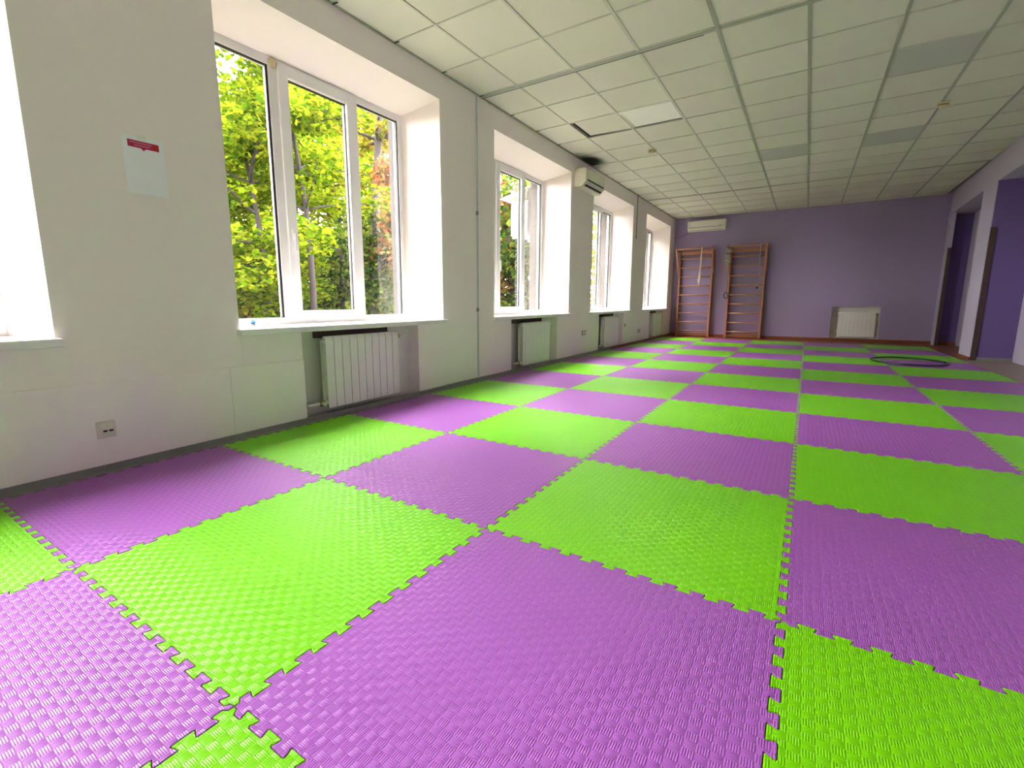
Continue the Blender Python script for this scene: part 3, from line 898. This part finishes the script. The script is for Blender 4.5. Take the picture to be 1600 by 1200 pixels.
# ------------------------------------------------------------------ sockets, cables, detectors
def socket(y, z, label, name='wall_socket'):
    s = empty(name, (XW + 0.012, y, z))
    tag(s, label, 'socket')
    part('plate', lambda b: add_box(b, -0.012, 0.008, -0.042, 0.042, -0.045, 0.045), 'socket_plate', s, bevel=0.004)
    part('cover', lambda b: add_box(b, 0.006, 0.016, -0.026, 0.032, -0.002, 0.036), 'socket_cream', s, bevel=0.003)
    part('base', lambda b: add_box(b, 0.006, 0.012, -0.026, 0.032, -0.034, -0.004), 'socket_plate', s, bevel=0.002)
    for a in (-0.016, 0.010):
        part('jack', lambda b: add_box(b, 0.0095, 0.0135, a, a + 0.018, -0.012, -0.003), 'black_slot', s)
    part('screw', lambda b: add_tube(b, [(0.0155, 0.003, 0.022), (0.0168, 0.003, 0.022)], 0.003, 8), 'brass', s)
socket(0.447, 0.222, 'cream data socket on the lower wall panel near the viewer')
def double_socket(y, z, wdt, label):
    s = empty('wall_socket', (XW, y, z))
    tag(s, label, 'socket')
    part('plate', lambda b: add_box(b, 0, 0.014, -wdt / 2, wdt / 2, -0.04, 0.04), 'socket_grey', s, bevel=0.004)
    for a in (-wdt / 4, wdt / 4):
        part('outlet', lambda b: add_tube(b, [(0.013, a, 0), (0.019, a, 0)], 0.027, 12), 'socket_plate', s)
double_socket(6.98, 0.376, 0.17, 'grey double socket low on the wall below the wall air conditioner')
double_socket(10.12, 0.25, 0.17, 'grey double socket low on the wall before the corner window')
s = empty('blanking_plate', (XW, 9.12, 0.417))
tag(s, 'small round grey blanking plate beside the third radiator', 'wall plate')
part('disc', lambda b: add_lathe(b, [(0.034, 0), (0.034, 0.012), (0.02, 0.022)], 14, axis=0), 'socket_grey', s)
part('hub', lambda b: add_lathe(b, [(0.012, 0.02), (0.012, 0.032)], 10, axis=0), 'socket_plate', s)

cb = empty('cable_trunking', (XW, 3.905, 0.0))
tag(cb, 'thin grey cable trunking rising to the ceiling after the large window', 'cable')
part('duct', lambda b: add_box(b, 0, 0.014, -0.008, 0.008, 0.03, ZC), 'conduit', cb, bevel=0.002)
for z in (1.835, 0.801):
    part('clip', lambda b: add_box(b, 0, 0.02, -0.022, 0.006, z - 0.02, z + 0.02), 'conduit_box', cb, bevel=0.003)
cb2 = empty('cable_trunking', (XW, 9.60, 2.2))
tag(cb2, 'short dark cable hanging from the ceiling between the two far windows', 'cable')
part('duct', lambda b: add_box(b, 0, 0.014, -0.008, 0.008, 0.0, ZC - 2.2), 'conduit_box', cb2, bevel=0.002)
part('clip', lambda b: add_box(b, 0, 0.02, -0.014, 0.014, -0.02, 0.01), 'conduit_box', cb2)

def detector(x, y, label, tilt):
    s = empty('smoke_detector', (x, y, ZC - 0.004))
    s.rotation_euler = (0, tilt, 0)
    tag(s, label, 'smoke detector', 'ceiling smoke detectors')
    part('mount', lambda b: add_lathe(b, [(0.055, 0), (0.055, -0.012), (0.046, -0.016)], 18), 'detector', s)
    part('head', lambda b: add_lathe(b, [(0.044, -0.016), (0.046, -0.03), (0.036, -0.042), (0.016, -0.05), (0.006, -0.052)], 18), 'detector', s)
    part('vent_band', lambda b: add_lathe(b, [(0.0475, -0.022), (0.0475, -0.029)], 18), 'detector_brown', s)
detector(-0.04, 6.77, 'yellowed smoke detector on the ceiling nearer the windows', 0.0)
detector(3.04, 6.90, 'yellowed smoke detector on the ceiling nearer the pillars', 0.05)

# ------------------------------------------------------------------ things on the big window sill
pk = empty('crumpled_wrapper', (-1.42, 1.50, Z_SILL))
tag(pk, 'crumpled clear wrapper with blue and pink print on the near sill', 'wrapper')
def crumple(b, sx, sy, sz, seed, c=(0, 0, 0)):
    rnd = random.Random(seed)
    g = {}
    n = 7
    for i in range(n):
        for j in range(n):
            e = min(i, j, n - 1 - i, n - 1 - j) / 3.0
            g[i, j] = b.verts.new((c[0] + (i / (n - 1) - 0.5) * sx, c[1] + (j / (n - 1) - 0.5) * sy, c[2] + 0.002 + sz * e * rnd.uniform(0.3, 1.0)))
    for i in range(n - 1):
        for j in range(n - 1):
            b.faces.new((g[i, j], g[i + 1, j], g[i + 1, j + 1], g[i, j + 1]))
    base = [b.verts.new((c[0] + sx * q[0], c[1] + sy * q[1], 0.0005)) for q in ((-.5, -.5), (.5, -.5), (.5, .5), (-.5, .5))]
    b.faces.new(base)
part('film', lambda b: crumple(b, 0.10, 0.16, 0.055, 1), 'wrapper', pk)
part('blue_print', lambda b: crumple(b, 0.045, 0.05, 0.035, 2, (0.02, -0.01, 0.022)), 'wrapper_blue', pk)
part('pink_print', lambda b: crumple(b, 0.06, 0.10, 0.03, 3, (0.05, 0.09, 0.0)), 'wrapper_pink', pk)
cl = empty('folded_rag', (-1.20, 3.215, Z_SILL))
tag(cl, 'small folded cream rag at the right end of the near sill', 'rag')
part('lower_fold', lambda b: add_box(b, -0.05, 0.05, -0.03, 0.03, 0, 0.012), 'cloth_cream', cl, bevel=0.005)
part('upper_fold', lambda b: add_box(b, -0.045, 0.03, -0.022, 0.026, 0.012, 0.02), 'cloth_cream', cl, bevel=0.004)

# ------------------------------------------------------------------ outdoors
ZG = -0.9
g = part('ground', lambda b: add_box(b, -40, XO, -30, 60, ZG - 0.3, ZG), 'soil')
tag(g, 'dark soil and leaf litter outside the windows', kind='structure')

def leaves(name, clusters, n, size, material, parent, seed, flat=0.5):
    """clusters: (centre, radii); one joined mesh of folded leaf blades"""
    rs = np.random.RandomState(seed)
    cl = np.array([c for c, r in clusters], float)
    rd = np.array([r for c, r in clusters], float)
    vol = np.prod(rd, axis=1) ** 0.75
    idx = rs.choice(len(clusters), n, p=vol / vol.sum())
    d = rs.normal(size=(n, 3))
    d /= np.linalg.norm(d, axis=1)[:, None]
    rad = rs.uniform(0.35, 1.0, n) ** 0.6
    P = cl[idx] + d * rd[idx] * rad[:, None]
    nrm = rs.normal(size=(n, 3)) * flat + np.array([0, 0, 1.0])
    nrm /= np.linalg.norm(nrm, axis=1)[:, None]
    t = np.cross(nrm, rs.normal(size=(n, 3)))
    t /= np.linalg.norm(t, axis=1)[:, None]
    s = np.cross(nrm, t)
    L = (size * rs.uniform(0.6, 1.25, n))[:, None]
    V = np.zeros((n, 6, 3))
    V[:, 0] = P - t * L * 0.5
    V[:, 1] = P - t * L * 0.1 + s * L * 0.42 + nrm * L * 0.12
    V[:, 2] = P + t * L * 0.22 + s * L * 0.30 + nrm * L * 0.08
    V[:, 3] = P + t * L * 0.6
    V[:, 4] = P + t * L * 0.22 - s * L * 0.30 + nrm * L * 0.08
    V[:, 5] = P - t * L * 0.1 - s * L * 0.42 + nrm * L * 0.12
    verts = V.reshape(-1, 3)
    F = (np.arange(n) * 6)[:, None, None] + np.array([[0, 1, 2, 3], [0, 3, 4, 5]])[None]
    me = bpy.data.meshes.new(name)
    me.from_pydata(verts.tolist(), [], F.reshape(-1, 4).tolist())
    me.materials.append(MATS[material])
    o = obj(name, me, parent)
    o['kind'] = 'stuff'
    return o

def tree(base, trunk, r0, branches, clusters, n, size, material, label, seed, bark='bark', name='tree'):
    root = empty(name, base)
    tag(root, label, 'tree', 'trees outside the windows')
    B = Vector(base)
    rel = [Vector(p) - B for p in trunk]
    m = len(rel)
    part('trunk', lambda b: add_tube(b, rel, [r0 * (1 - 0.75 * i / (m - 1)) for i in range(m)], 9), bark, root)
    for path, rr in branches:
        pr = [Vector(p) - B for p in path]
        k = len(pr)
        part('branch', lambda b: add_tube(b, pr, [rr * (1 - 0.7 * i / (k - 1)) for i in range(k)], 6), bark, root)
    leaves('foliage', [((Vector(c) - B)[:], r) for c, r in clusters], n, size, material, root, seed)
    return root

def rand_branches(origin_pts, n, length, seed, up=0.25, r=0.03, bias=(0, 0, 0)):
    rnd = random.Random(seed)
    out = []
    for k in range(n):
        o = Vector(origin_pts[rnd.randrange(len(origin_pts))])
        a = rnd.uniform(0, 2 * math.pi)
        d = Vector((math.cos(a), math.sin(a), rnd.uniform(-0.1, 0.5) + up)) + Vector(bias)
        d.normalize()
        ln = length * rnd.uniform(0.6, 1.2)
        pts = [o]
        for q in range(1, 6):
            d = (d + Vector((rnd.uniform(-.22, .22), rnd.uniform(-.22, .22), rnd.uniform(-.25, .12)))).normalized()
            pts.append(pts[-1] + d * ln / 5)
        out.append((pts, r * rnd.uniform(0.5, 1.1)))
    return out

def crown(branches, rr, seed, extra=()):
    rnd = random.Random(seed)
    cl = []
    for pts, r in branches:
        for q in (2, 3, 4, 5):
            p = pts[q]
            s = rr * rnd.uniform(0.6, 1.15)
            cl.append(((p.x + rnd.uniform(-.2, .2), p.y + rnd.uniform(-.2, .2), p.z + rnd.uniform(-.1, .2)), (s, s, s * 0.62)))
    return cl + list(extra)

def grow(base, top, r0, nb, length, rr, n, size, material, label, seed, zlo=0.3, bark='bark', bias=(0, 0, 0), lean=0.1):
    rnd = random.Random(seed)
    B, T = Vector(base), Vector(top)
    trunk = []
    for i in range(9):
        f = i / 8
        trunk.append(B.lerp(T, f) + Vector((math.sin(f * 5 + seed) * lean, math.cos(f * 4 + seed) * lean, 0)) * (1 if 0 < i else 0))
    op = [trunk[i] for i in range(9) if i / 8 >= zlo]
    br = rand_branches(op, nb, length, seed + 1, r=r0 * 0.35, bias=bias)
    return tree(base, trunk, r0, br, crown(br, rr, seed + 2), n, size, material, label, seed + 3, bark)

# bright maple filling the left and middle lights of the big window
grow((-7.2, 5.0, ZG), (-7.0, 4.9, 3.7), 0.10, 30, 2.0, 0.50, 13000, 0.115, 'leaf_lime', 'slim yellow-green maple with its trunk in the left light of the near window', 11, 0.25)
grow((-6.6, 5.95, ZG), (-6.3, 5.2, 4.8), 0.09, 24, 1.6, 0.45, 8500, 0.105, 'leaf_lime', 'leaning maple with a forked trunk in the middle light of the near window', 23, 0.55)
grow((-12.5, 8.5, ZG), (-12.0, 8.4, 5.4), 0.16, 40, 2.9, 0.75, 13000, 0.17, 'leaf_lime', 'tall pale green tree farther back behind the maples', 31, 0.2)
grow((-13.5, 12.6, ZG), (-13.0, 12.4, 8.6), 0.18, 40, 3.0, 0.8, 12000, 0.18, 'leaf_gold', 'golden tree behind the right light of the near window', 41, 0.2)
grow((-11.0, 2.0, ZG), (-11.0, 2.4, 7.0), 0.16, 34, 2.8, 0.8, 6000, 0.24, 'leaf_lime', 'pale tree standing left of the maples toward the viewer', 47, 0.2)
# ivy wrapped dark trunk with reddening leaves in the right light
grow((-7.6, 8.55, ZG), (-7.2, 8.5, 8.4), 0.17, 16, 1.5, 0.5, 3000, 0.16, 'leaf_gold', 'dark straight trunk in the right light of the near window', 53, 0.55, 'bark_grey')
def ivy(base, h, rad, n, material, label, seed, size=0.13):
    root = empty('ivy_column', base)
    tag(root, label, 'ivy', 'ivy outside the windows')
    rnd = random.Random(seed)
    part('stem', lambda b: add_tube(b, [(math.sin(i * 1.3) * 0.06, math.cos(i) * 0.06, h * i / 8) for i in range(9)], [rad * 0.16 * (1 - 0.06 * i) for i in range(9)], 9), 'bark', root)
    cl = [((rnd.uniform(-1, 1) * rad * 0.5, rnd.uniform(-1, 1) * rad * 0.5, h * rnd.uniform(0.02, 1.0)), (rad * rnd.uniform(.5, .8), rad * rnd.uniform(.5, .8), rad * rnd.uniform(.4, .8))) for _ in range(26)]
    leaves('foliage', cl, n, size, material, root, seed, 0.9)
    return root
ivy((-6.6, 7.55, ZG), 3.9, 0.75, 2600, 'leaf_ivy', 'dark ivy column behind the right light of the near window', 5)
ivy((-6.3, 7.95, 1.9), 2.2, 0.6, 1300, 'leaf_red', 'reddening creeper at the top of the ivy column', 6)
ivy((-8.4, 8.0, ZG), 3.2, 1.0, 2600, 'leaf_ivy', 'dark bushy ivy low in the middle light of the near window', 7)
ivy((-9.4, 7.2, ZG), 2.2, 0.9, 1500, 'leaf_green', 'green shrub low behind the forked maple', 8)
# greenery close behind the second and third windows
ivy((-3.2, 8.6, ZG), 4.2, 0.7, 2200, 'leaf_ivy', 'ivy thicket close behind the window before the wall air conditioner', 9, 0.13)
ivy((-4.3, 9.6, ZG), 5.2, 0.9, 2600, 'leaf_green', 'green thicket with turning leaves behind the second visible sash', 10, 0.14)
ivy((-3.9, 9.2, 0.9), 2.6, 0.55, 700, 'leaf_red', 'orange creeper leaves in front of the green thicket', 12, 0.13)
grow((-6.5, 14.5, ZG), (-6.3, 14.4, 7.0), 0.14, 30, 2.4, 0.7, 5000, 0.18, 'leaf_lime', 'lime tree behind the two far windows', 61, 0.2)
ivy((-3.9, 13.6, ZG), 4.6, 0.9, 2200, 'leaf_gold', 'golden bush outside the far windows', 13, 0.15)
ivy((-3.6, 18.0, ZG), 4.6, 1.1, 1800, 'leaf_lime', 'pale bush farthest along the outer wall', 14, 0.16)

# unseen evergreens added behind the viewer to block sky from the window reveals
for q, (x, y, h, l_) in enumerate(((-4.2, -7.2, 12.0, 'unseen evergreen added by the outer wall to shade the window reveals'),
                                   (-8.4, -8.6, 11.5, 'unseen evergreen added in the garden to shade the window reveals'))):
    grow((x, y, ZG), (x, y, h), 0.2, 70, 2.3, 1.1, 10000, 0.36, 'leaf_green', l_, 121 + 9 * q, 0.05)
# dense belt of trees closing the view behind
for q, (x, y, h, m_, l_) in enumerate(((-17.0, 6.0, 5.5, 'leaf_lime', 'distant dense tree at the left of the garden belt'),
                                       (-17.5, 10.0, 7.0, 'leaf_green', 'distant dark green tree in the garden belt'),
                                       (-17.0, 14.5, 10.0, 'leaf_lime', 'distant pale tree in the middle of the garden belt'),
                                       (-16.0, 19.0, 10.0, 'leaf_green', 'distant green tree right of the garden belt'))):
    grow((x, y, ZG), (x, y, h), 0.2, 50, 2.9, 1.15, 12000, 0.26, m_, l_, 71 + 7 * q, 0.05)
for q, (x, y, h, r_, m_, l_) in enumerate(((-9.6, 4.6, 1.9, 1.1, 'leaf_lime', 'low lime bush under the slim maple'),
                                           (-10.5, 6.6, 2.4, 1.2, 'leaf_gold', 'low yellow bush between the two maples'),
                                           (-10.5, 11.6, 3.2, 1.2, 'leaf_ivy', 'dark bush low behind the straight trunk'),
                                           (-14.0, 15.5, 3.0, 1.5, 'leaf_green', 'green bush far behind the straight trunk'),
                                           (-11.2, 9.6, 3.0, 1.3, 'leaf_green', 'broad green bush behind the dark ivy'))):
    ivy((x, y, ZG), h + 0.9, r_, 3000, m_, l_, 90 + q, 0.14)

# outdoor condenser on the pier after the second window
cd = empty('outdoor_condenser', (XO, 6.80, 1.93))
tag(cd, 'white outdoor air conditioning condenser seen through the second window', 'condenser')
part('casing', lambda b: add_box(b, -0.40, -0.10, -0.36, 0.36, 0.02, 0.56), 'condenser', cd, bevel=0.012)
part('fan_grille', lambda b: [add_tube(b, [(-0.405, -0.09 + rr * math.cos(a), 0.29 + rr * math.sin(a)) for a in [2 * math.pi * q / 24 for q in range(25)]], 0.004, 5, cap=False) for rr in (0.06, 0.10, 0.14, 0.18, 0.22)], 'ac_grey', cd)
for by in (-0.28, 0.25):
    part('bracket', lambda b: add_prism(b, [(0, 0.02), (-0.42, 0.02), (-0.42, -0.005), (-0.03, -0.005), (-0.03, -0.3), (0, -0.3)], 1, by, by + 0.03), 'condenser', cd)
part('hood', lambda b: add_prism(b, [(-0.55, 0.60), (-0.55, 0.615), (0.0, 0.75), (0.0, 0.735)], 1, -0.45, 0.45), 'condenser', cd)
